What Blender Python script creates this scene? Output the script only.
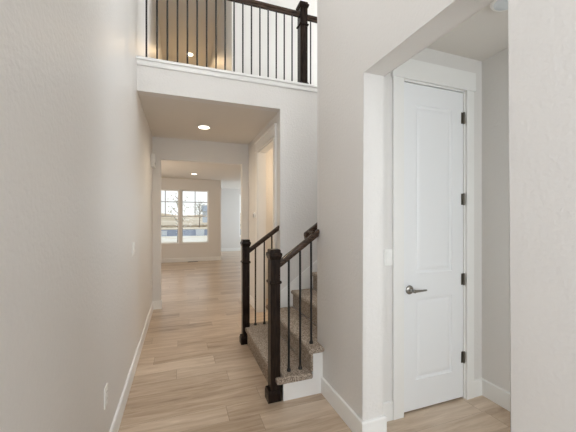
import bpy, bmesh, math, random
from mathutils import Vector, Matrix
random.seed(7)
for o in list(bpy.data.objects):
    bpy.data.objects.remove(o)
S = bpy.context.scene
COL = S.collection

# ---------------------------------------------------------------- camera
cam_d = bpy.data.cameras.new('camera')
cam = bpy.data.objects.new('camera', cam_d)
COL.objects.link(cam)
cam.location = (0, 0, 1.45)
cam.rotation_euler = (math.radians(90), 0, math.radians(-19.8))
cam_d.sensor_fit = 'HORIZONTAL'
cam_d.sensor_width = 36.0
cam_d.lens = 36.0 * 300.0 / 576.0
cam_d.shift_y = 2.0 / 576.0
cam_d.clip_start = 0.02
cam_d.clip_end = 2000
S.camera = cam

# ---------------------------------------------------------------- world, exposure
S.view_settings.view_transform = 'Standard'
S.view_settings.look = 'None'
S.view_settings.exposure = 0.12
S.view_settings.gamma = 1.0
S.view_settings.use_curve_mapping = False
S.cycles.use_denoising = True
S.cycles.max_bounces = 12
S.cycles.diffuse_bounces = 8
S.cycles.sample_clamp_indirect = 6.0
S.cycles.caustics_reflective = False
S.cycles.caustics_refractive = False

W = bpy.data.worlds.new('world')
S.world = W
W.use_nodes = True
wn, wl = W.node_tree.nodes, W.node_tree.links
bgn = wn['Background']
tc = wn.new('ShaderNodeTexCoord')
sep = wn.new('ShaderNodeSeparateXYZ')
rmp = wn.new('ShaderNodeValToRGB')
rmp.color_ramp.elements[0].position = 0.0
rmp.color_ramp.elements[0].color = (0.97, 0.96, 0.95, 1)
rmp.color_ramp.elements[1].position = 0.5
rmp.color_ramp.elements[1].color = (0.82, 0.89, 0.98, 1)
wl.new(tc.outputs['Generated'], sep.inputs[0])
wl.new(sep.outputs['Z'], rmp.inputs[0])
wl.new(rmp.outputs[0], bgn.inputs[0])
bgn.inputs[1].default_value = 1.12

# ---------------------------------------------------------------- daylight at window openings, plus added unseen fill lights
def area(name, loc, direction, sx, sy, power, color=(1, 1, 1)):
    d = bpy.data.lights.new(name, 'AREA')
    d.shape = 'RECTANGLE'
    d.size, d.size_y = sx, sy
    d.energy = power
    d.color = color
    o = bpy.data.objects.new(name, d)
    COL.objects.link(o)
    o.location = loc
    o.rotation_euler = Vector(direction).to_track_quat('-Z', 'Z').to_euler()
    return o
area('daylight_entry', (0.35, -2.52, 1.15), (0, 1, 0), 1.2, 2.1, 36, (0.88, 0.94, 1.0))
side = area('fill_left', (-0.40, -0.95, 1.7), (1, 1.25, 0.03), 1.2, 1.8, 5.5, (0.88, 0.93, 1.0))  # added fill at an invented left opening, lifts the right wall
side.data.spread = math.radians(105)
area('daylight_stair', (4.97, 3.75, 4.3), (-1, 0, 0), 1.1, 1.9, 132, (0.88, 0.94, 1.0))
area('fill_vestibule', (1.85, -1.95, 1.5), (0, 1, -0.12), 0.8, 1.5, 34, (0.87, 0.95, 1.0))  # added unseen fill that brightens the vestibule and closet door
area('daylight_great_left', (-2.57, 7.6, 1.5), (1, -0.25, 0.55), 3.0, 1.7, 60, (1.0, 0.80, 0.58))
area('daylight_nook_right', (4.47, 11.9, 1.4), (-1, 0, 0), 2.0, 2.0, 58, (0.76, 0.89, 1.0))
foyer = bpy.data.lights.new('foyer_fill', 'POINT')  # added point fill with no fixture, evens out the foyer walls
foyer.energy, foyer.color, foyer.shadow_soft_size = 54, (0.96, 0.98, 1.0), 0.2
foyer_o = bpy.data.objects.new('foyer_fill', foyer)
COL.objects.link(foyer_o)
foyer_o.location = (0.05, 1.1, 4.5)

# ---------------------------------------------------------------- materials
def srgb(r, g, b):
    f = lambda c: (c / 255 / 12.92) if c / 255 <= 0.04045 else ((c / 255 + 0.055) / 1.055) ** 2.4
    return (f(r), f(g), f(b), 1)

def mat(name, color, rough=0.5, bump=None, metal=0.0, spec=0.5, coat=0.0):
    m = bpy.data.materials.new(name)
    m.use_nodes = True
    n, l = m.node_tree.nodes, m.node_tree.links
    p = n['Principled BSDF']
    p.inputs['Base Color'].default_value = color
    p.inputs['Roughness'].default_value = rough
    p.inputs['Metallic'].default_value = metal
    p.inputs['Specular IOR Level'].default_value = spec
    p.inputs['Coat Weight'].default_value = coat
    if bump:
        scale, strength, dist = bump
        t = n.new('ShaderNodeTexCoord')
        no = n.new('ShaderNodeTexNoise')
        no.inputs['Scale'].default_value = scale
        no.inputs['Detail'].default_value = 3
        b = n.new('ShaderNodeBump')
        b.inputs['Strength'].default_value = strength
        b.inputs['Distance'].default_value = dist
        l.new(t.outputs['Object'], no.inputs['Vector'])
        l.new(no.outputs['Fac'], b.inputs['Height'])
        l.new(b.outputs[0], p.inputs['Normal'])
    return m

def two_tone(name, c1, c2, scale, rough, bump=0.0, stretch=(1, 1, 1), detail=4, lo=0.35, hi=0.65, dist=0.004, spec=0.5):
    m = mat(name, c1, rough, spec=spec)
    n, l = m.node_tree.nodes, m.node_tree.links
    p = n['Principled BSDF']
    t = n.new('ShaderNodeTexCoord')
    mp = n.new('ShaderNodeMapping')
    mp.inputs['Scale'].default_value = stretch
    no = n.new('ShaderNodeTexNoise')
    no.inputs['Scale'].default_value = scale
    no.inputs['Detail'].default_value = detail
    r = n.new('ShaderNodeValToRGB')
    r.color_ramp.elements[0].position = lo
    r.color_ramp.elements[0].color = c1
    r.color_ramp.elements[1].position = hi
    r.color_ramp.elements[1].color = c2
    l.new(t.outputs['Object'], mp.inputs['Vector'])
    l.new(mp.outputs[0], no.inputs['Vector'])
    l.new(no.outputs['Fac'], r.inputs[0])
    l.new(r.outputs[0], p.inputs['Base Color'])
    if bump:
        b = n.new('ShaderNodeBump')
        b.inputs['Strength'].default_value = bump
        b.inputs['Distance'].default_value = dist
        l.new(no.outputs['Fac'], b.inputs['Height'])
        l.new(b.outputs[0], p.inputs['Normal'])
    return m

def emit(name, color, strength):
    m = bpy.data.materials.new(name)
    m.use_nodes = True
    n, l = m.node_tree.nodes, m.node_tree.links
    n.remove(n['Principled BSDF'])
    e = n.new('ShaderNodeEmission')
    e.inputs[0].default_value = color
    e.inputs[1].default_value = strength
    l.new(e.outputs[0], n['Material Output'].inputs[0])
    return m

def glass_mat():
    m = bpy.data.materials.new('window_glass')
    m.use_nodes = True
    n, l = m.node_tree.nodes, m.node_tree.links
    n.remove(n['Principled BSDF'])
    t = n.new('ShaderNodeBsdfTransparent')
    t.inputs[0].default_value = (0.96, 0.98, 0.98, 1)
    g = n.new('ShaderNodeBsdfGlossy')
    g.inputs['Roughness'].default_value = 0.02
    mx = n.new('ShaderNodeMixShader')
    mx.inputs[0].default_value = 0.008
    l.new(t.outputs[0], mx.inputs[1])
    l.new(g.outputs[0], mx.inputs[2])
    l.new(mx.outputs[0], n['Material Output'].inputs[0])
    return m

def floor_mat():
    m = mat('oak_plank', (0.4, 0.3, 0.2, 1), 0.30, spec=0.65)
    n, l = m.node_tree.nodes, m.node_tree.links
    p = n['Principled BSDF']
    def M(op, a, b=None):
        x = n.new('ShaderNodeMath')
        x.operation = op
        for i, v in enumerate((a, b)):
            if v is None:
                continue
            if isinstance(v, (int, float)):
                x.inputs[i].default_value = v
            else:
                l.new(v, x.inputs[i])
        return x.outputs[0]
    t = n.new('ShaderNodeTexCoord')
    s = n.new('ShaderNodeSeparateXYZ')
    l.new(t.outputs['Object'], s.inputs[0])
    PW, PL = 0.18, 1.5
    yr = M('DIVIDE', s.outputs['Y'], PW)
    row = M('FLOOR', yr)
    wn1 = n.new('ShaderNodeTexWhiteNoise')
    wn1.noise_dimensions = '1D'
    l.new(row, wn1.inputs['W'])
    xr = M('ADD', M('DIVIDE', s.outputs['X'], PL), M('MULTIPLY', wn1.outputs['Value'], 7.0))
    colm = M('FLOOR', xr)
    cmb = n.new('ShaderNodeCombineXYZ')
    l.new(row, cmb.inputs[0])
    l.new(colm, cmb.inputs[1])
    wn2 = n.new('ShaderNodeTexWhiteNoise')
    wn2.noise_dimensions = '2D'
    l.new(cmb.outputs[0], wn2.inputs['Vector'])
    # grain stretched along the plank, shifted for every plank
    off = n.new('ShaderNodeVectorMath')
    off.operation = 'ADD'
    sc = n.new('ShaderNodeVectorMath')
    sc.operation = 'MULTIPLY'
    sc.inputs[1].default_value = (1.6, 14.0, 1)
    l.new(t.outputs['Object'], sc.inputs[0])
    sh = n.new('ShaderNodeVectorMath')
    sh.operation = 'SCALE'
    sh.inputs['Scale'].default_value = 37.0
    l.new(wn2.outputs['Color'], sh.inputs[0])
    l.new(sc.outputs[0], off.inputs[0])
    l.new(sh.outputs[0], off.inputs[1])
    g = n.new('ShaderNodeTexNoise')
    g.inputs['Scale'].default_value = 1.5
    g.inputs['Detail'].default_value = 6
    g.inputs['Roughness'].default_value = 0.62
    g.inputs['Distortion'].default_value = 0.6
    l.new(off.outputs[0], g.inputs['Vector'])
    fac = M('ADD', M('MULTIPLY', wn2.outputs['Value'], 0.26), M('MULTIPLY', g.outputs['Fac'], 0.92))
    r = n.new('ShaderNodeValToRGB')
    e = r.color_ramp.elements
    e[0].position, e[0].color = 0.22, FL[0]
    e[1].position, e[1].color = 0.85, FL[3]
    a = e.new(0.42); a.color = FL[1]
    a = e.new(0.62); a.color = FL[2]
    l.new(fac, r.inputs[0])
    # seams
    fy = M('FRACT', yr)
    fx = M('FRACT', xr)
    sy_ = M('LESS_THAN', fy, 0.010)
    sx_ = M('LESS_THAN', fx, 0.0022)
    seam = M('MAXIMUM', sy_, sx_)
    mx = n.new('ShaderNodeMix')
    mx.data_type = 'RGBA'
    mx.inputs[7].default_value = srgb(96, 76, 58)
    l.new(M('MULTIPLY', seam, 0.55), mx.inputs[0])
    l.new(r.outputs[0], mx.inputs[6])
    l.new(mx.outputs[2], p.inputs['Base Color'])
    b = n.new('ShaderNodeBump')
    b.inputs['Strength'].default_value = 0.12
    b.inputs['Distance'].default_value = 0.002
    l.new(M('SUBTRACT', g.outputs['Fac'], seam), b.inputs['Height'])
    l.new(b.outputs[0], p.inputs['Normal'])
    return m

FL = [srgb(122, 101, 82), srgb(170, 148, 125), srgb(191, 171, 149), srgb(210, 193, 173)]
PAINT = mat('wall_paint', srgb(219, 217, 214), 0.42, bump=(52, 0.42, 0.006), spec=0.35)
CEILP = mat('ceiling_paint', srgb(219, 215, 209), 0.7, bump=(90, 0.15, 0.004), spec=0.3)
TRIM = mat('white_trim_paint', srgb(232, 232, 230), 0.35, spec=0.4)
DOORP = mat('white_door_paint', srgb(232, 234, 236), 0.38, spec=0.4)
FLOORM = floor_mat()
CARPET = two_tone('speckled_carpet', srgb(116, 102, 90), srgb(192, 178, 162), 105, 0.95, bump=0.9, detail=4, lo=0.38, hi=0.62, dist=0.012, spec=0.1)
WOOD = two_tone('espresso_wood', srgb(22, 15, 12), srgb(46, 35, 28), 30, 0.26, bump=0.08, stretch=(3, 3, 0.35), spec=0.14)
RAILW = two_tone('espresso_rail_wood', srgb(40, 29, 23), srgb(78, 61, 50), 30, 0.24, bump=0.08, stretch=(0.35, 3, 3), spec=0.3)
IRON = mat('black_iron', srgb(18, 17, 17), 0.45, spec=0.4)
NICKEL = mat('satin_nickel', srgb(150, 146, 140), 0.28, metal=1.0)
HINGE = mat('dark_nickel', srgb(120, 115, 106), 0.4, metal=1.0)
PLASTIC = mat('white_plastic', srgb(236, 236, 233), 0.3)
GREYP = mat('grey_plastic', srgb(150, 150, 150), 0.35)
DARKP = mat('dark_slot', srgb(40, 38, 36), 0.5)
LENS = mat('frosted_lens', srgb(215, 222, 226), 0.35)
GLASS = glass_mat()
LAMP = emit('warm_lamp_lens', (1.0, 0.9, 0.74, 1), 6.0)
BRONZE = mat('bronze_register', srgb(70, 48, 30), 0.4, metal=0.4)
VINYL = mat('white_vinyl', srgb(236, 236, 234), 0.35)
UPC = two_tone('upper_floor_carpet', srgb(150, 138, 124), srgb(190, 178, 164), 150, 0.95)

# ---------------------------------------------------------------- mesh helpers
def box(bm, a, b):
    x0, y0, z0 = a
    x1, y1, z1 = b
    v = [bm.verts.new(c) for c in ((x0, y0, z0), (x1, y0, z0), (x1, y1, z0), (x0, y1, z0), (x0, y0, z1), (x1, y0, z1), (x1, y1, z1), (x0, y1, z1))]
    for f in ((0, 3, 2, 1), (4, 5, 6, 7), (0, 1, 5, 4), (1, 2, 6, 5), (2, 3, 7, 6), (3, 0, 4, 7)):
        bm.faces.new([v[i] for i in f])
    return v

def loft(bm, rings, cap=True):
    R = [[bm.verts.new(p) for p in r] for r in rings]
    k = len(R[0])
    for a, b in zip(R, R[1:]):
        for i in range(k):
            bm.faces.new((a[i], a[(i + 1) % k], b[(i + 1) % k], b[i]))
    if cap:
        bm.faces.new(list(reversed(R[0])))
        bm.faces.new(R[-1])

def prism(bm, pts, axis, a, b):
    """polygon pts extruded along axis from a to b; pts are the two other coordinates in x,y,z order"""
    def P(p, w):
        q = list(p)
        q.insert(axis, w)
        return q
    loft(bm, [[P(p, a) for p in pts], [P(p, b) for p in pts]])

def ring(c, r, axis, n=24):
    out = []
    for i in range(n):
        t = 2 * math.pi * i / n
        p = [r * math.cos(t), r * math.sin(t)]
        p.insert(axis, 0)
        out.append((c[0] + p[0], c[1] + p[1], c[2] + p[2]))
    return out

def lathe(bm, c, prof, axis=2, n=24):
    """prof: (radius, offset along axis)"""
    rs = []
    for r, h in prof:
        q = list(c)
        q[axis] += h
        rs.append(ring(q, max(r, 1e-4), axis, n))
    loft(bm, rs)

def square_loft(bm, cx, cy, prof):
    loft(bm, [[(cx - w, cy - w, z), (cx + w, cy - w, z), (cx + w, cy + w, z), (cx - w, cy + w, z)] for w, z in prof])

def tube(bm, pts, r, n=10):
    pts = [Vector(p) for p in pts]
    rings = []
    for i, p in enumerate(pts):
        d = (pts[min(i + 1, len(pts) - 1)] - pts[max(i - 1, 0)]).normalized()
        up = Vector((0, 0, 1)) if abs(d.z) < 0.9 else Vector((1, 0, 0))
        s = d.cross(up).normalized()
        u = s.cross(d)
        rr = r[i] if isinstance(r, (list, tuple)) else r
        rings.append([p + (s * math.cos(2 * math.pi * k / n) + u * math.sin(2 * math.pi * k / n)) * rr for k in range(n)])
    loft(bm, rings)

def holed(bm, axis, w0, w1, u, z, holes):
    """a wall slab (thickness w0..w1 along axis 0 or 1) spanning u x z with rectangular holes (u0,u1,z0,z1)"""
    us = sorted({u[0], u[1]} | {h[0] for h in holes} | {h[1] for h in holes})
    zs = sorted({z[0], z[1]} | {h[2] for h in holes} | {h[3] for h in holes})
    def solid(i, j):
        if not (0 <= i < len(us) - 1 and 0 <= j < len(zs) - 1):
            return False
        a, b = (us[i] + us[i + 1]) / 2, (zs[j] + zs[j + 1]) / 2
        return not any(h[0] < a < h[1] and h[2] < b < h[3] for h in holes)
    def P(w, a, b):
        return (w, a, b) if axis == 0 else (a, w, b)
    def F(ps):
        bm.faces.new([bm.verts.new(p) for p in ps])
    for i in range(len(us) - 1):
        for j in range(len(zs) - 1):
            if not solid(i, j):
                continue
            a0, a1, b0, b1 = us[i], us[i + 1], zs[j], zs[j + 1]
            F([P(w0, a0, b0), P(w0, a1, b0), P(w0, a1, b1), P(w0, a0, b1)])
            F([P(w1, a0, b0), P(w1, a0, b1), P(w1, a1, b1), P(w1, a1, b0)])
            if not solid(i - 1, j): F([P(w0, a0, b0), P(w0, a0, b1), P(w1, a0, b1), P(w1, a0, b0)])
            if not solid(i + 1, j): F([P(w0, a1, b0), P(w1, a1, b0), P(w1, a1, b1), P(w0, a1, b1)])
            if not solid(i, j - 1): F([P(w0, a0, b0), P(w1, a0, b0), P(w1, a1, b0), P(w0, a1, b0)])
            if not solid(i, j + 1): F([P(w0, a0, b1), P(w0, a1, b1), P(w1, a1, b1), P(w1, a0, b1)])
    bmesh.ops.remove_doubles(bm, verts=bm.verts, dist=1e-5)

def wloc(o):
    v = Vector((0, 0, 0))
    while o is not None:
        v += o.location
        o = o.parent
    return v

def obj(name, bm, m, parent=None, smooth=False, bevel=0.0, seg=2):
    if bevel:
        es = [e for e in bm.edges if len(e.link_faces) == 2 and e.calc_face_angle(0) > 0.6]
        bmesh.ops.bevel(bm, geom=es, offset=bevel, segments=seg, profile=0.5, affect='EDGES', clamp_overlap=True)
    bmesh.ops.recalc_face_normals(bm, faces=bm.faces)
    if parent is not None:
        bmesh.ops.translate(bm, verts=bm.verts, vec=-wloc(parent))
    me = bpy.data.meshes.new(name)
    bm.to_mesh(me)
    bm.free()
    me.materials.append(m)
    o = bpy.data.objects.new(name, me)
    COL.objects.link(o)
    o.parent = parent
    if smooth:
        for p in me.polygons:
            p.use_smooth = True
        me.set_sharp_from_angle(angle=math.radians(38))
    return o

def tag(o, label, cat, group=None, kind=None):
    o['label'] = label
    o['category'] = cat
    if group: o['group'] = group
    if kind: o['kind'] = kind
    return o

def thing(name, label, cat, loc, group=None, kind=None):
    o = bpy.data.objects.new(name, None)
    o.empty_display_size = 0.05
    o.location = loc
    COL.objects.link(o)
    return tag(o, label, cat, group, kind)

def NB():
    return bmesh.new()

def struct(name, bm, m, label, cat, **k):
    return tag(obj(name, bm, m, **k), label, cat, kind='structure')

# ---------------------------------------------------------------- key dimensions
XL, XR, XR2 = -0.41, 1.115, 1.275        # faces of the foyer walls
YJ0, YJ1 = 0.743, 1.664                  # opening to the vestibule
YV, XV = 1.785, 2.34                     # vestibule back and right faces
YS0, YS1 = 2.24, 2.357                   # wall beside the stairs
YB0, YB1 = 3.37, 3.49                    # wall under the balcony
YE0, YE1 = 5.2, 5.32                     # wall at the end of the hall
XH, XH2 = 1.13, 1.25                     # right wall of the hall
HC, UF, UC = 2.74, 3.05, 5.5             # lower ceiling, upper floor, upper ceiling
YW = 10.5                                # window wall

# ---------------------------------------------------------------- structure
b = NB(); box(b, (-2.75, -2.65, -0.12), (5.12, 13.35, 0)); struct('floor', b, FLOORM, 'light oak plank floor running through foyer, hall and far room', 'floor')

b = NB(); holed(b, 0, XL - 0.15, XL, (-2.5, YE0), (0, UC), [(-1.55, -0.35, 0.8, 2.6)]); struct('wall_left', b, PAINT, 'tall greige textured wall along the left of foyer and hall', 'wall')  # opening behind the camera is added for the left fill light
b = NB(); box(b, (XL - 0.15, YE0, UF), (XL, 9.5, UC)); struct('wall_upper_left', b, PAINT, 'pale wall on the left of the upstairs hall behind the balusters', 'wall')

b = NB()
prism(b, [(-2.5, 0), (YJ0, 0), (YJ0, 2.395), (YJ1, 2.395), (YJ1, 0), (YS1, 0), (YS1, UC), (-2.5, UC)], 0, XR, XR2)
es = []
for e in b.edges:
    p, q = e.verts[0].co, e.verts[1].co
    ys, zs = (p.y + q.y) / 2, (p.z + q.z) / 2
    vert = abs(p.z - q.z) > 1 and abs(p.y - q.y) < 1e-4
    sof = abs(p.z - 2.395) < 1e-4 and abs(q.z - 2.395) < 1e-4 and abs(p.x - q.x) < 1e-4
    if (vert and p.y > -2) or sof:
        es.append(e)
bmesh.ops.bevel(b, geom=es, offset=0.008, segments=3, profile=0.5, affect='EDGES')
struct('wall_right', b, PAINT, 'tall greige wall on the right with the opening to the vestibule', 'wall', smooth=True)

b = NB(); box(b, (XR2, YS0, 0), (5.0, YS1, UC)); struct('wall_stair', b, PAINT, 'wall climbing beside the carpeted stairs, behind the right wall', 'wall')
b = NB(); prism(b, [(XL, HC), (1.116, HC), (1.116, 0), (5.0, 0), (5.0, UF), (XL, UF)], 1, YB0, YB1)
struct('wall_balcony', b, PAINT, 'white wall under the balcony railing, above and right of the hall mouth', 'wall')
b = NB(); box(b, (-2.75, YB1, HC), (5.12, 13.35, UF)); struct('ceiling_hall', b, CEILP, 'flat ceiling over the hall and the far room', 'ceiling')
b = NB(); box(b, (XL - 0.15, -2.65, UC), (5.12, 9.62, UC + 0.12)); struct('ceiling_upper', b, CEILP, 'upstairs ceiling glimpsed between the balcony balusters', 'ceiling')

b = NB(); holed(b, 1, YE0, YE1, (-2.6, 4.5), (0, HC), [(-0.288, 1.02, -0.0, 2.39)])
struct('wall_hall_end', b, PAINT, 'wall at the end of the hall with a wide plain opening', 'wall')
b = NB(); holed(b, 0, XH, XH2, (YB1, YE0), (0, HC), [(3.645, 4.50, 0, 2.47)])
struct('wall_hall_right', b, PAINT, 'right wall of the hall around the cased doorway', 'wall')
b = NB(); box(b, (2.7, YB1, 0), (2.82, YE0, HC)); struct('wall_side_room', b, PAINT, 'warm lit wall seen through the cased hall doorway', 'wall')

b = NB(); holed(b, 1, YV, YV + 0.115, (XR2, XV + 0.12), (0, HC), [(1.530, 2.157, 0, 2.475)])
struct('wall_vestibule_back', b, PAINT, 'wall around the tall white closet door', 'wall')
b = NB(); box(b, (XV, -2.0, 0), (XV + 0.12, YV, HC)); struct('wall_vestibule_right', b, PAINT, 'greige side wall right of the tall white closet door', 'wall')
b = NB(); holed(b, 1, -2.12, -2.0, (XR2, XV + 0.12), (0, HC), [(1.45, 2.25, 0.75, 2.25)]); struct('wall_vestibule_front', b, PAINT, 'front wall of the vestibule with an opening added for the fill light, hidden by the near right wall', 'wall')
b = NB(); box(b, (XR2, -2.12, HC), (XV + 0.12, YV + 0.115, HC + 0.1)); struct('ceiling_vestibule', b, CEILP, 'ceiling of the vestibule above the closet door', 'ceiling')

b = NB(); holed(b, 1, -2.65, -2.5, (XL - 0.15, XR2), (0, UC), [(-0.25, 0.95, 0.1, 2.2), (-0.3, 1.0, 3.0, 4.9)])
struct('wall_back', b, PAINT, 'entry wall behind the camera with daylight openings', 'wall')
b = NB(); holed(b, 0, 5.0, 5.12, (YS0, 4.64), (0, UC), [(3.2, 4.3, 3.35, 5.25)])
struct('wall_stair_end', b, PAINT, 'wall at the head of the stairs with a tall window opening', 'wall')
b = NB(); box(b, (0.734, 4.52, UF), (5.0, 4.64, UC)); struct('wall_upper_back', b, PAINT, 'bright white upstairs wall behind the right half of the balcony railing', 'wall')
b = NB(); box(b, (0.734, 4.64, UF), (0.854, 9.5, UC)); struct('wall_upper_right', b, PAINT, 'right side wall of the upstairs hall', 'wall')
b = NB(); box(b, (XL - 0.15, 9.5, UF), (0.854, 9.62, UC)); struct('wall_upper_end', b, PAINT, 'end wall of the upstairs hall', 'wall')

WIN = [(-0.885, -0.022), (0.044, 0.920)]
WZ = (0.605, 2.388)
b = NB(); holed(b, 1, YW, YW + 0.16, (-2.6, 1.325), (0, HC), [(w[0], w[1], WZ[0], WZ[1]) for w in WIN])
struct('wall_window', b, PAINT, 'tan wall of the far room holding the pair of windows', 'wall')
b = NB(); box(b, (1.205, YW + 0.16, 0), (1.325, 13.2, HC)); struct('wall_nook_left', b, PAINT, 'side wall of the far nook, turning the corner past the windows', 'wall')
NW = (2.47, 3.7, 0.60, 2.50)
b = NB(); holed(b, 1, 13.2, 13.35, (1.205, 4.5), (0, HC), [NW]); struct('wall_nook', b, PAINT, 'pale bluish wall at the back of the far nook', 'wall')
b = NB(); holed(b, 0, -2.75, -2.6, (YE0, YW + 0.16), (0, HC), [(6.1, 9.1, 0.6, 2.4)]); struct('wall_great_left', b, PAINT, 'left wall of the far room with a broad window opening', 'wall')
b = NB(); holed(b, 0, 4.5, 4.62, (YE0, 13.35), (0, HC), [(10.9, 12.9, 0.3, 2.4)]); struct('wall_great_right', b, PAINT, 'right wall of the far room with a patio opening', 'wall')

# ---- baseboards: a path on the floor, board thickness to its left
def baseboard(name, paths, label, t=0.015, h=0.133):
    b = NB()
    for path in paths:
        P = [Vector(p) for p in path]
        off = []
        for i, p in enumerate(P):
            d0 = (P[i] - P[i - 1]).normalized() if i > 0 else None
            d1 = (P[i + 1] - P[i]).normalized() if i < len(P) - 1 else None
            n0 = Vector((-d0.y, d0.x)) if d0 else None
            n1 = Vector((-d1.y, d1.x)) if d1 else None
            if n0 and n1:
                m_ = (n0 + n1).normalized()
                off.append(m_ / max(0.2, m_.dot(n0)))
            else:
                off.append(n0 or n1)
        for i in range(len(P) - 1):
            q = lambda j, tt, z: (P[j].x + off[j].x * tt, P[j].y + off[j].y * tt, z)
            prof = [(0, 0.0), (t, 0.0), (t, h - 0.006), (t - 0.006, h), (0, h)]
            loft(b, [[q(i, a, z) for a, z in prof], [q(i + 1, a, z) for a, z in prof]])
    return struct(name, b, TRIM, label, 'baseboard')
baseboard('baseboard_left', [[(-0.288, YE0 + 0.06), (-0.288, YE0), (XL, YE0), (XL, -2.5)]], 'white baseboard along the left wall and round the hall corner')
baseboard('baseboard_right', [[(XR, -2.5), (XR, YJ0), (XR2, YJ0), (XR2, -2.0)], [(XR2, YV), (XR2, YJ1), (XR, YJ1), (XR, 2.246)]], 'white baseboard wrapping the opening in the right wall')
baseboard('baseboard_vestibule', [[(XV, -2.0), (XV, YV), (2.232, YV)], [(1.437, YV), (XR2, YV)]], 'white baseboard in the vestibule beside the closet door')
baseboard('baseboard_hall', [[(XH, 4.592), (XH, YE0), (1.02, YE0), (1.02, YE0 + 0.06)], [(XH, YB1), (XH, 3.553)]], 'white baseboard on the right wall of the hall')
baseboard('baseboard_back', [[(1.325, YW), (-2.6, YW)], [(4.5, 13.2), (1.325, 13.2), (1.325, YW)]], 'white baseboard under the far windows and round the nook')

# ---- casings
def casing_bm(axis, w, sgn, u0, u1, ztop, depth):
    """door casing on plane coordinate w, opening u0..u1; sgn = direction the casing stands proud"""
    b = NB()
    def bx(ua, ub, za, zb, t, t0=0.0):
        lo, hi = sorted((w + sgn * t0, w + sgn * t))
        if axis == 1: box(b, (ua, lo, za), (ub, hi, zb))
        else: box(b, (lo, ua, za), (hi, ub, zb))
    r = 0.006
    bx(u0 - 0.092 + r, u0 + r, 0, ztop, 0.018)
    bx(u1 - r, u1 + 0.092 - r, 0, ztop, 0.018)
    bx(u0 - 0.096, u1 + 0.096, ztop, ztop + 0.014, 0.028)
    bx(u0 - 0.086, u1 + 0.086, ztop + 0.014, ztop + 0.135, 0.02)
    bx(u0 - 0.106, u1 + 0.106, ztop + 0.135, ztop + 0.152, 0.034)
    # jamb liner
    bx(u0, u0 + 0.018, 0, ztop, 0.0, -depth)
    bx(u1 - 0.018, u1, 0, ztop, 0.0, -depth)
    bx(u0, u1, ztop - 0.018, ztop, 0.0, -depth)
    return b
def plain_casing_bm(w, u0, u1, ztop, depth):
    b = NB()
    def bx(ua, ub, za, zb, t, t0=0.0):
        box(b, (ua, w - t, za), (ub, w - t0, zb))
    bx(u0 - 0.09, u0 + 0.003, 0, ztop + 0.006, 0.018)
    bx(u1 - 0.003, u1 + 0.074, 0, ztop + 0.006, 0.018)
    bx(u0 - 0.10, u1 + 0.086, ztop - 0.006, ztop + 0.140, 0.024)
    bx(u0, u0 + 0.016, 0, ztop, 0.0, -depth)
    bx(u1 - 0.016, u1, 0, ztop, 0.0, -depth)
    bx(u0, u1, ztop - 0.016, ztop, 0.0, -depth)
    # stop
    bx(u0 + 0.016, u1 - 0.016, ztop - 0.03, ztop - 0.016, -0.042, -0.06)
    return b
struct('trim_1', plain_casing_bm(YV, 1.530, 2.157, 2.475, 0.115), TRIM, 'white casing with a flat head round the tall closet door', 'trim')
struct('trim_2', casing_bm(0, XH, -1, 3.645, 4.50, 2.47, 0.12), TRIM, 'white casing round the doorway on the right of the hall', 'trim')
b = NB()
prism(b, [(YB0 - 0.030, 3.052), (YB0 - 0.030, 3.074), (YB0 - 0.024, 3.08), (YB1 + 0.03, 3.08), (YB1 + 0.03, UF), (YB0, UF), (YB0, 3.000), (YB0 - 0.012, 3.000), (YB0 - 0.016, 3.012), (YB0 - 0.016, 3.052)], 0, XL, 5.0)
struct('trim_3', b, TRIM, 'white ledge board under the balcony balusters', 'trim')
b = NB(); box(b, (XL, 6.18, UF), (XL + 0.02, 6.30, 5.16)); struct('trim_4', b, TRIM, 'white casing edge on the left wall of the upstairs hall', 'trim')

# ---- closet door
d1 = thing('door_1', 'tall white two panel closet door with lever handle', 'door', (1.85, YV + 0.02, 0), kind='structure')
def panel_door(bm, x0, x1, z0, z1, y0, y1, panels):
    holed(bm, 1, y0, y1, (x0, x1), (z0, z1), [])
    # front face replaced by stiles with sunk, raised-field panels
    bm.clear()
    us = (x0, x1)
    holed(bm, 1, y0, y1, us, (z0, z1), panels)
    for (a, c, e, f) in panels:
        prof = [(0.0, 0.0), (0.004, 0.006), (0.020, 0.010), (0.032, 0.006), (0.046, 0.004)]
        rings = []
        for ins, dep in prof:
            rings.append([(a + ins, y0 + dep, e + ins), (c - ins, y0 + dep, e + ins), (c - ins, y0 + dep, f - ins), (a + ins, y0 + dep, f - ins)])
        R = [[bm.verts.new(p) for p in r] for r in rings]
        for p, q in zip(R, R[1:]):
            for i in range(4):
                bm.faces.new((p[i], p[(i + 1) % 4], q[(i + 1) % 4], q[i]))
        bm.faces.new(R[-1])
        bm.faces.new([bm.verts.new(p) for p in ((a, y1, e), (a, y1, f), (c, y1, f), (c, y1, e))])
    bmesh.ops.remove_doubles(bm, verts=bm.verts, dist=1e-5)
b = NB()
panel_door(b, 1.5485, 2.1385, 0.016, 2.453, YV + 0.006, YV + 0.041, [(1.662, 2.025, 0.235, 0.845), (1.662, 2.025, 1.035, 2.30)])
obj('door_leaf', b, DOORP, d1)
hx, hz, hy = 1.602, 0.917, YV + 0.006
b = NB()
lathe(b, (hx, hy, hz), [(0.033, 0.0), (0.033, -0.006), (0.028, -0.011), (0.014, -0.013), (0.011, -0.018), (0.011, -0.045), (0.0125, -0.05), (0.0125, -0.062), (0.004, -0.064)], axis=1)
h_ = obj('door_handle', b, NICKEL, d1, smooth=True)
b = NB()
tube(b, [(hx - 0.004, hy - 0.056, hz), (hx + 0.02, hy - 0.056, hz), (hx + 0.06, hy - 0.055, hz - 0.001), (hx + 0.112, hy - 0.052, hz - 0.001)], [0.0105, 0.0095, 0.008, 0.0065])
obj('lever', b, NICKEL, h_, smooth=True)
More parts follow.
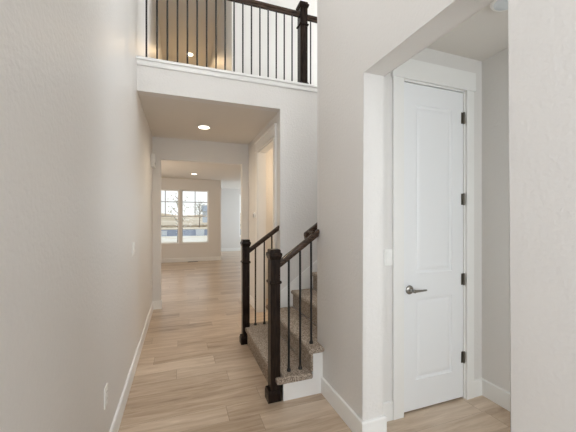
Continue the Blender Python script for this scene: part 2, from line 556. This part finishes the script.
for z in (2.25, 1.60, 0.96, 0.335):
    b = NB()
    lathe(b, (2.1395, YV - 0.0015, z - 0.048), [(0.004, 0.0), (0.0068, 0.003), (0.0068, 0.093), (0.004, 0.096)], n=12)
    box(b, (2.118, YV + 0.0035, z - 0.045), (2.139, YV + 0.0065, z + 0.045))
    box(b, (2.1405, YV - 0.001, z - 0.045), (2.1525, YV + 0.0055, z + 0.045))
    obj('hinge', b, HINGE, d1, smooth=True)

# ---- windows of the far room
def sash(parent, name, x0, x1, z0, z1, y, grid):
    b = NB()
    fw = 0.024
    holed(b, 1, y, y + 0.03, (x0, x1), (z0, z1), [(x0 + fw, x1 - fw, z0 + fw, z1 - fw)])
    s = obj(name, b, VINYL, parent)
    b = NB(); box(b, (x0 + fw, y + 0.012, z0 + fw), (x1 - fw, y + 0.016, z1 - fw)); obj('pane', b, GLASS, s)
    if grid:
        b = NB()
        xm, zm = (x0 + x1) / 2, z0 + (z1 - z0) * 0.56
        box(b, (xm - 0.011, y + 0.004, z0 + fw), (xm + 0.011, y + 0.024, z1 - fw))
        box(b, (x0 + fw, y + 0.005, zm - 0.011), (x1 - fw, y + 0.023, zm + 0.011))
        obj('muntin', b, GREYV, s)
GREYV = mat('muntin_grey', srgb(140, 142, 146), 0.4)
for i, (x0, x1) in enumerate(WIN):
    w = thing('window_%d' % (i + 1), ['left window of the pair on the tan wall of the far room', 'right window of the pair on the tan wall of the far room'][i], 'window', ((x0 + x1) / 2, YW + 0.09, WZ[0]), kind='structure')
    y = YW + 0.075
    b = NB(); holed(b, 1, y, y + 0.075, (x0, x1), WZ, [(x0 + 0.014, x1 - 0.014, WZ[0] + 0.016, WZ[1] - 0.016)])
    obj('window_frame', b, VINYL, w)
    zm = 1.51
    sash(w, 'upper_sash', x0 + 0.014, x1 - 0.014, zm - 0.02, WZ[1] - 0.016, y + 0.04, True)
    sash(w, 'lower_sash', x0 + 0.014, x1 - 0.014, WZ[0] + 0.016, zm + 0.02, y + 0.005, False)
b = NB()
box(b, (-0.95, YW - 0.03, WZ[0] - 0.022), (0.985, YW + 0.0, WZ[0]))
for x0, x1 in WIN:
    box(b, (x0, YW, WZ[0] - 0.001), (x1, YW + 0.075, WZ[0] + 0.006))
box(b, (-0.90, YW - 0.014, WZ[0] - 0.105), (0.935, YW, WZ[0] - 0.022))
struct('trim_5', b, PAINT, 'sill and apron board under the pair of far windows', 'trim')
w = thing('window_3', 'narrow edge of a bright window in the far nook', 'window', ((NW[0] + NW[1]) / 2, 13.26, NW[2]), kind='structure')
b = NB(); holed(b, 1, 13.26, 13.33, (NW[0], NW[1]), (NW[2], NW[3]), [(NW[0] + 0.05, NW[1] - 0.05, NW[2] + 0.05, NW[3] - 0.05)]); obj('window_frame', b, VINYL, w)
b = NB(); box(b, (NW[0] + 0.05, 13.28, NW[2] + 0.05), (NW[1] - 0.05, 13.285, NW[3] - 0.05)); obj('pane', b, GLASS, w)

# ---------------------------------------------------------------- staircase
RISE, RUN, X0 = 0.198, 0.265, 0.715
ZT = lambda k: RISE * k              # top of the k-th tread
st = thing('staircase', 'straight flight of carpeted stairs rising to the right behind the newel posts', 'stairs', (X0, 2.86, 0))
NX, NXF = 0.710, 0.718                                  # newel centre
NY_N, NY_F = 2.304, 3.452                  # near and far newel centre
NW_ = 0.056
YN, YF = 2.246, 3.50                       # stringer faces where the steps are open
def rounded_slab(bm, poly, z0, z1, r=0.018):
    """extrude a polygon and round its upper and lower rims"""
    vs = [bm.verts.new((p[0], p[1], z0)) for p in poly]
    f = bm.faces.new(vs)
    g = bmesh.ops.extrude_face_region(bm, geom=[f])
    nv = [e for e in g['geom'] if isinstance(e, bmesh.types.BMVert)]
    bmesh.ops.translate(bm, verts=nv, vec=(0, 0, z1 - z0))
    es = [e for e in bm.edges if abs(e.verts[0].co.z - e.verts[1].co.z) < 1e-5]
    bmesh.ops.bevel(bm, geom=es, offset=r, segments=4, profile=0.5, affect='EDGES', clamp_overlap=True)

NSTEP = 11
for k in range(NSTEP):
    z = ZT(k + 1)
    x = X0 + RUN * k
    b = NB()
    if k == 0:
        g = 0.004
        xe = x + RUN + 0.03
        ny0, ny1 = NY_N - 0.040 - g, NY_N + 0.040 + g
        fy0 = NY_F - 0.040 - g
        fy1 = NY_F + 0.040 + g
        nx1 = NXF + 0.040 + g
        poly = [(x - 0.012, ny1), (nx1, ny1), (nx1, ny0), (x - 0.006, ny0), (x - 0.006, YN - 0.032), (xe, YN - 0.032), (xe, YF + 0.03), (x + 0.008, YF + 0.03), (x + 0.008, fy1), (nx1, fy1), (nx1, fy0), (x - 0.012, fy0)]
        rounded_slab(b, poly, z - 0.052, z, 0.022)
        s = obj('step', b, CARPET, st, smooth=True)
        b = NB(); box(b, (x + 0.012, NY_N + 0.06, 0.0), (x + 0.03, NY_F - 0.06, z - 0.050)); obj('riser', b, CARPET, s)
    elif k == 1:
        xe = 1.1145
        poly = [(x, YN - 0.032), (xe, YN - 0.032), (xe, YS1 + 0.004), (x + RUN + 0.03, YS1 + 0.004), (x + RUN + 0.03, YB0 - 0.004), (xe, YB0 - 0.004), (xe, YF + 0.03), (x, YF + 0.03)]
        rounded_slab(b, poly, z - 0.052, z, 0.022)
        s = obj('step', b, CARPET, st, smooth=True)
        b = NB(); box(b, (x + 0.024, YN - 0.012, z - RISE), (x + 0.042, YF + 0.012, z - 0.050)); obj('riser', b, CARPET, s)
    else:
        poly = [(x, YS1 + 0.004), (x + RUN + 0.03, YS1 + 0.004), (x + RUN + 0.03, YB0 - 0.016), (x, YB0 - 0.016)]
        rounded_slab(b, poly, z - 0.052, z, 0.022)
        s = obj('step', b, CARPET, st, smooth=True)
        b = NB(); box(b, (x + 0.024, YS1 + 0.004, z - RISE), (x + 0.042, YB0 - 0.016, z - 0.050)); obj('riser', b, CARPET, s)
# white closed ends under the open treads
for (ya, yb) in ((YN, YN + 0.02), (YF - 0.02, YF)):
    b = NB()
    prism(b, [(NX + 0.06, 0), (1.1145, 0), (1.1145, ZT(2) - 0.051), (X0 + RUN + 0.044, ZT(2) - 0.051), (X0 + RUN + 0.044, ZT(1) - 0.051), (NX + 0.06, RISE - 0.046)], 1, ya, yb)
    o = obj('stringer', b, TRIM, st)
    o['label'] = 'white painted side panel under the open treads'
# skirt board on the balcony wall
b = NB()
sl = RISE / RUN
fz = lambda x: 0.60 + 0.737 * (x - 1.14)
xa, xb = 1.118, 3.9
prism(b, [(xa, fz(xa) - 0.30), (xb, fz(xb) - 0.30), (xb, fz(xb)), (xa, fz(xa))], 1, YB0 - 0.014, YB0)
o = obj('skirt_board', b, TRIM, st)
o['label'] = 'white skirt board climbing the wall behind the treads'

# ---------------------------------------------------------------- railings
RP = [(-0.015, -0.060), (0.015, -0.060), (0.017, -0.040), (0.025, -0.034), (0.027, -0.014), (0.022, -0.003), (0.010, 0.0), (-0.010, 0.0), (-0.022, -0.003), (-0.027, -0.014), (-0.025, -0.034), (-0.017, -0.040)]
def rail_x(bm, xa, za, xb, zb, y):
    loft(bm, [[(xa, y + p, za + q) for p, q in RP], [(xb, y + p, zb + q) for p, q in RP]])
def newel(parent, cx, cy, z0, zc, zt, base=True, k=1.0):
    """square post: shaft, base shoe, collar, moulded cap; k scales the section"""
    h = 0.040 * k
    b = NB()
    box(b, (cx - h, cy - h, z0), (cx + h, cy + h, zt - 0.006))
    p = obj('newel_post', b, WOOD, parent, bevel=0.003)
    sq = lambda prof: [(w * k, z) for w, z in prof]
    b = NB()
    if base:
        square_loft(b, cx - 0.010, cy, sq([(0.052, z0), (0.052, z0 + 0.062), (0.050, z0 + 0.072), (0.047, z0 + 0.086), (0.046, z0 + 0.090)]))
    else:
        square_loft(b, cx, cy, sq([(0.049, z0), (0.049, z0 + 0.02), (0.041, z0 + 0.034)]))
    obj('base_block', b, WOOD, p)
    b = NB(); square_loft(b, cx, cy, sq([(0.041, zc - 0.016), (0.046, zc - 0.010), (0.050, zc - 0.006), (0.050, zc + 0.006), (0.046, zc + 0.010), (0.041, zc + 0.014)]))
    obj('collar', b, WOOD, p)
    b = NB(); square_loft(b, cx, cy, sq([(0.041, zt - 0.080), (0.046, zt - 0.070), (0.050, zt - 0.058), (0.053, zt - 0.050), (0.053, zt - 0.032), (0.048, zt - 0.026), (0.043, zt - 0.024), (0.043, zt - 0.006), (0.038, zt)]))
    obj('cap', b, WOOD, p)
    return p
def baluster(parent, x, y, z0, z1):
    b = NB(); tube(b, [(x, y, z0 + 0.002), (x, y, z1)], 0.0092, 10)
    o = obj('baluster', b, IRON, parent, smooth=True)
    b = NB(); lathe(b, (x, y, z0), [(0.016, 0.0), (0.0165, 0.012), (0.013, 0.020), (0.0105, 0.026), (0.0096, 0.028)], n=14)
    obj('shoe', b, IRON, o, smooth=True)

RS = 0.72
rz = lambda x: 1.102 + RS * (x - 0.755)
# near
r1 = thing('stair_railing', 'dark wood stair railing with square newel, nearest the right wall', 'railing', (NX, NY_N, 0), 'stair railings')
newel(r1, NX, NY_N, 0, 0.94, 1.20)
b = NB(); rail_x(b, NX + 0.036, rz(NX + 0.036), XR - 0.008, rz(XR - 0.008), NY_N + 0.016); obj('handrail', b, RAILW, r1, smooth=True)
for x, z in ((0.838, ZT(1)), (0.938, ZT(1)), (1.038, ZT(2))):
    baluster(r1, x, NY_N + 0.004, z, rz(x) - 0.055)
b = NB()
wx0, wy = 1.052, 2.475
loft(b, [[(wx0, wy + p, rz(wx0) + 0.005 + q) for p, q in RP], [(2.2, wy + p, rz(2.2) + 0.005 + q) for p, q in RP]])
wr = obj('wall_rail', b, RAILW, r1, smooth=True)
b = NB()
loft(b, [[(wx0 + 0.03 + p, NY_N + 0.02, rz(wx0) + 0.022 + q * 0.6) for p, q in RP], [(wx0 + 0.03 + p, wy - 0.026, rz(wx0) + 0.022 + q * 0.6) for p, q in RP]])
obj('rail_return', b, RAILW, wr, smooth=True)
# far
r2 = thing('stair_railing', 'dark wood stair railing with square newel, beside the hall behind the first step', 'railing', (NXF, NY_F, 0), 'stair railings')
newel(r2, NXF, NY_F, 0, 0.94, 1.20)
b = NB(); rail_x(b, NXF + 0.036, rz(NXF + 0.036), 1.1155, rz(1.1155), NY_F - 0.02); obj('handrail', b, RAILW, r2, smooth=True)
for x, z in ((0.831, ZT(1)), (0.938, ZT(1)), (1.03, ZT(2))):
    baluster(r2, x, NY_F - 0.02, z, rz(x) - 0.055)
# balcony
r3 = thing('balcony_railing', 'dark wood balcony railing with black iron balusters on the white ledge', 'railing', (0.4, 3.43, 3.08))
newel(r3, 1.4255, 3.43, 3.08, 3.82, 4.10, base=False, k=1.2)
b = NB(); rail_x(b, XL + 0.001, 3.985, 1.4255 - 0.047, 3.985, 3.43); obj('handrail', b, RAILW, r3, smooth=True)
b = NB(); rail_x(b, 1.4255 + 0.047, 3.97, 2.6, 3.97, 3.43); obj('handrail', b, RAILW, r3, smooth=True)
xs = [-0.328 + 0.101 * i for i in range(17)] + [1.535 + 0.101 * i for i in range(10)]
for x in xs:
    b = NB(); tube(b, [(x, 3.43, 3.0805), (x, 3.43, 3.925)], 0.0092, 8)
    obj('baluster', b, IRON, r3, smooth=True)

# ---------------------------------------------------------------- lamps
def downlight(x, y, z, label, power, color=(1.0, 0.82, 0.60), r=0.075):
    t = thing('ceiling_light', label, 'ceiling light', (x, y, z), 'round recessed ceiling lights')
    b = NB(); lathe(b, (x, y, z), [(r + 0.022, 0.0), (r + 0.022, -0.006), (r + 0.012, -0.010), (r, -0.008), (r, 0.0)], n=32); obj('trim_ring', b, PLASTIC, t, smooth=True)
    b = NB(); lathe(b, (x, y, z), [(r - 0.002, -0.008), (r - 0.002, -0.0095), (r * 0.5, -0.011)], n=32); obj('lens', b, LAMP, t)
    d = bpy.data.lights.new('downlight_lamp', 'SPOT')
    d.energy = power
    d.color = color
    d.spot_size = math.radians(150)
    d.spot_blend = 0.8
    d.shadow_soft_size = 0.06
    o = bpy.data.objects.new('downlight_lamp', d)
    COL.objects.link(o)
    o.parent = t
    o.location = (0, 0, -0.03)
downlight(0.32, 4.4, HC, 'round lit recessed light in the hall ceiling', 25, (1.0, 0.80, 0.56))
downlight(0.39, 9.17, HC, 'round recessed light in the ceiling of the far room', 14, (1.0, 0.74, 0.46))
downlight(0.23, 7.8, UC, 'round lit recessed light in the upstairs ceiling seen between balusters', 78, (1.0, 0.70, 0.38))
# lamp of the side room behind the cased doorway
d = bpy.data.lights.new('side_room_lamp', 'POINT'); d.energy = 18; d.color = (1.0, 0.80, 0.58); d.shadow_soft_size = 0.12
o = bpy.data.objects.new('side_room_lamp', d); COL.objects.link(o); o.location = (2.0, 4.3, 2.3)

t = thing('ceiling_light', 'unlit white disc light on the vestibule ceiling', 'ceiling light', (1.815, 1.215, HC))
b = NB(); lathe(b, (1.815, 1.215, HC), [(0.092, 0.0), (0.092, -0.016), (0.086, -0.022), (0.078, -0.022)], n=36); obj('trim_ring', b, PLASTIC, t, smooth=True)
b = NB(); lathe(b, (1.815, 1.215, HC), [(0.078, -0.0215), (0.07, -0.025), (0.04, -0.028)], n=36); obj('lens', b, LENS, t, smooth=True)

# ---------------------------------------------------------------- wall devices
def plate_bm(axis, w, sgn, u, z, pw, ph, t=0.006):
    b = NB()
    lo, hi = sorted((w, w + sgn * t))
    if axis == 0: box(b, (lo, u - pw / 2, z - ph / 2), (hi, u + pw / 2, z + ph / 2))
    else: box(b, (u - pw / 2, lo, z - ph / 2), (u + pw / 2, hi, z + ph / 2))
    return b
def switch(axis, w, sgn, u, z, gang, label):
    pw = 0.07 + 0.046 * (gang - 1)
    loc = (w, u, z) if axis == 0 else (u, w, z)
    t = thing('light_switch', label, 'light switch', loc)
    obj('plate', plate_bm(axis, w, sgn, u, z, pw, 0.116), PLASTIC, t, bevel=0.0015)
    for g in range(gang):
        uu = u + (g - (gang - 1) / 2) * 0.046
        b = NB()
        for (za, zb, ta, tb) in ((z - 0.033, z, 0.012, 0.0065), (z, z + 0.033, 0.0065, 0.009)):
            pts = [(w + sgn * 0.005, za), (w + sgn * ta, za), (w + sgn * tb, zb), (w + sgn * 0.005, zb)]
            if axis == 0:
                loft(b, [[(p, uu - 0.016, q) for p, q in pts], [(p, uu + 0.016, q) for p, q in pts]])
            else:
                loft(b, [[(uu - 0.016, p, q) for p, q in pts], [(uu + 0.016, p, q) for p, q in pts]])
        obj('rocker', b, PLASTIC, t)
def outlet(axis, w, sgn, u, z, label):
    loc = (w, u, z) if axis == 0 else (u, w, z)
    t = thing('wall_outlet', label, 'outlet', loc)
    obj('plate', plate_bm(axis, w, sgn, u, z, 0.07, 0.116), PLASTIC, t, bevel=0.0015)
    for s in (-1, 1):
        r = obj('receptacle', plate_bm(axis, w + sgn * 0.005, sgn, u, z + s * 0.021, 0.034, 0.028, 0.003), PLASTIC, t, bevel=0.0008)
        for q in (-0.007, 0.007):
            obj('slot', plate_bm(axis, w + sgn * 0.0072, sgn, u + q, z + s * 0.021 + 0.003, 0.0025, 0.009, 0.0012), DARKP, r)
switch(0, XL, 1, 3.12, 1.165, 2, 'white double light switch halfway along the left wall')
switch(1, YV, -1, 1.407, 1.168, 1, 'white light switch on the strip of wall left of the closet door')
outlet(0, XL, 1, 2.01, 0.41, 'white wall outlet low on the near left wall')
outlet(0, XL, 1, 4.95, 0.46, 'tiny white wall outlet low at the far end of the left wall')
t = thing('door_chime', 'white chime box high on the left wall near the hall end', 'door chime', (XL, 5.06, 2.33))
b = NB(); box(b, (XL, 4.97, 2.235), (XL + 0.048, 5.15, 2.425)); obj('cover', b, PLASTIC, t, bevel=0.012, seg=3, smooth=True)
b = NB()
for z in (2.27, 2.285, 2.30): box(b, (XL + 0.047, 5.0, z), (XL + 0.0495, 5.12, z + 0.006))
obj('grille', b, GREYP, t)
t = thing('thermostat', 'small round grey thermostat beside the hall doorway', 'thermostat', (XH, 4.70, 1.49))
b = NB(); lathe(b, (XH, 4.70, 1.49), [(0.046, 0.0), (0.046, -0.008), (0.041, -0.024), (0.038, -0.028)], axis=0, n=28); obj('ring', b, PLASTIC, t, smooth=True)
b = NB(); lathe(b, (XH, 4.70, 1.49), [(0.037, -0.0275), (0.03, -0.030), (0.012, -0.031)], axis=0, n=28); obj('display', b, GREYP, t, smooth=True)
t = thing('floor_vent', 'bronze floor vent against the far baseboard under the windows', 'floor vent', (0.40, 10.41, 0))
b = NB(); box(b, (0.24, 10.35, 0.0), (0.56, 10.475, 0.005)); obj('frame', b, BRONZE, t, bevel=0.001)
b = NB()
for i in range(14):
    x = 0.262 + i * 0.0205
    box(b, (x, 10.365, 0.0045), (x + 0.009, 10.46, 0.007))
obj('louver', b, DARKP, t)

# ---------------------------------------------------------------- outdoors beyond the far windows
SNOW = two_tone('pale_lot', srgb(236, 222, 200), srgb(250, 242, 228), 0.6, 0.9, spec=0.1)
ROADM = two_tone('grey_asphalt', srgb(128, 132, 142), srgb(150, 154, 164), 3, 0.8, spec=0.1)
FIELD = two_tone('dry_field', srgb(206, 184, 154), srgb(238, 222, 200), 0.12, 0.95, stretch=(0.4, 1, 1), spec=0.05)
BARK = mat('bark', srgb(130, 116, 102), 0.9)
LEAF = two_tone('sparse_leaves', srgb(160, 158, 138), srgb(200, 196, 176), 6, 0.8)
SCRUB = two_tone('brown_scrub', srgb(150, 132, 110), srgb(186, 168, 142), 2, 0.95)
SIDING = mat('blue_grey_siding', srgb(206, 214, 224), 0.8)
ROOFM = mat('grey_roof', srgb(176, 182, 192), 0.9)
b = NB(); box(b, (-60, 13.5, -0.5), (60, 31.0, -0.3)); struct('ground', b, SNOW, 'pale bare lot outside the far windows', 'ground')
b = NB(); box(b, (-80, 31.0, -0.55), (80, 50, -0.36)); struct('road', b, ROADM, 'grey street crossing beyond the pale lot', 'road')
b = NB(); box(b, (-160, 50, -0.6), (160, 130, -0.3)); struct('field', b, FIELD, 'dry tan field beyond the street', 'field')
b = NB()
n = 60
top, bot = [], []
rows = []
for j, (yy, hh) in enumerate(((130, -0.3), (150, 2.2), (175, 3.6), (210, 3.2), (260, -0.3))):
    rows.append([b.verts.new((-170 + 340 * i / n, yy, hh + (0.9 * math.sin(i * 0.7 + j) + 0.6 * math.sin(i * 1.9 + 2 * j) if 0 < j < 4 else 0))) for i in range(n + 1)])
for p, q in zip(rows, rows[1:]):
    for i in range(n):
        b.faces.new((p[i], p[i + 1], q[i + 1], q[i]))
bot = [b.verts.new((-170, 130, -0.6)), b.verts.new((170, 130, -0.6)), b.verts.new((170, 260, -0.6)), b.verts.new((-170, 260, -0.6))]
struct('hill', b, FIELD, 'low tan rise along the horizon', 'hill', smooth=True)
for (x, y, s, lab) in ((1.99, 33.0, 0.9, 'small pale utility box at the kerb, seen in the right window'), (-1.6, 33.5, 0.7, 'small pale utility box at the kerb, seen in the left window')):
    t = thing('utility_box', lab, 'utility box', (x, y, -0.36))
    b = NB(); box(b, (x - 0.45 * s, y - 0.35 * s, -0.36), (x + 0.45 * s, y + 0.35 * s, -0.36 + 0.62 * s)); obj('cabinet', b, VINYL, t, bevel=0.02)
    b = NB(); prism(b, [(y - 0.39 * s, -0.36 + 0.62 * s), (y + 0.39 * s, -0.36 + 0.62 * s), (y + 0.39 * s, -0.36 + 0.66 * s), (y - 0.39 * s, -0.36 + 0.72 * s)], 0, x - 0.5 * s, x + 0.5 * s); obj('lid', b, VINYL, t)
def tree(x, y, z0, h, spread, nl, label, dens):
    t = thing('young_tree', label, 'tree', (x, y, z0), 'young trees outside')
    rnd = random.Random(int(x * 100 + y))
    b = NB()
    tube(b, [(x, y, z0), (x + 0.03 * h / 3, y, z0 + h * 0.4), (x, y, z0 + h * 0.92)], [0.02 * h, 0.014 * h, 0.004 * h], 8)
    tips = []
    for i in range(nl):
        f = 0.35 + 0.55 * i / nl
        a = i * 2.4
        L = spread * (1.1 - f) * 1.3
        p0 = Vector((x, y, z0 + h * f))
        p1 = p0 + Vector((math.cos(a) * L, math.sin(a) * L, L * 1.1))
        tube(b, [p0, (p0 + p1) / 2 + Vector((0, 0, -0.05 * L)), p1], [0.007 * h, 0.005 * h, 0.002 * h], 6)
        tips += [p0.lerp(p1, 0.55), p1]
    obj('trunk', b, BARK, t, smooth=True)
    b = NB()
    for p in tips:
        for _ in range(dens):
            c = p + Vector((rnd.gauss(0, 0.07 * h), rnd.gauss(0, 0.07 * h), rnd.gauss(0, 0.07 * h)))
            d = Vector((rnd.uniform(-1, 1), rnd.uniform(-1, 1), rnd.uniform(-1, 1))).normalized()
            e = d.orthogonal().normalized()
            s = 0.022 * h
            vs = [b.verts.new(c + d * s * u + e * s * 0.6 * v) for u, v in ((-1, 0), (0, -1), (1, 0), (0, 1))]
            b.faces.new(vs)
    obj('foliage', b, LEAF, t)
tree(-0.12, 22, -0.3, 3.6, 0.7, 10, 'young tree standing outside between the two far windows', 4)
tree(-5.5, 56, -0.3, 5.2, 1.4, 12, 'distant tree across the street in the left window', 12)
tree(3.4, 58, -0.3, 4.8, 1.4, 12, 'distant tree across the street in the right window', 12)
b = NB()
rnd = random.Random(3)
for i in range(260):
    x = rnd.uniform(-26, 20); y = rnd.uniform(60, 66) + 0.2 * x
    r = rnd.uniform(0.3, 0.8)
    m_ = Matrix.Translation((x, y, -0.3 + r * 0.15)) @ Matrix.Diagonal((r * 1.6, r, r * 0.45, 1))
    bmesh.ops.create_icosphere(b, subdivisions=1, radius=1, matrix=m_)
tag(obj('scrub', b, SCRUB), 'streak of low brown scrub across the dry field', 'scrub', kind='stuff')
for (x, y, wd, lab) in ((13.0, 118, 9, 'far blue grey house on the horizon in the right window'), (-14, 124, 10, 'far blue grey house on the horizon in the left window')):
    t = thing('house', lab, 'house', (x, y, -0.3), 'far houses')
    b = NB(); box(b, (x - wd / 2, y, -0.3), (x + wd / 2, y + 7, 4.0)); obj('wall', b, SIDING, t)
    b = NB(); prism(b, [(y - 0.6, 4.0), (y + 7.6, 4.0), (y + 3.5, 6.4)], 0, x - wd / 2 - 0.5, x + wd / 2 + 0.5); obj('roof', b, ROOFM, t)
    for q in (-0.25, 0.25):
        b = NB(); box(b, (x + q * wd - 0.7, y - 0.06, 1.2), (x + q * wd + 0.7, y + 0.02, 2.8)); obj('window', b, GREYP, t)
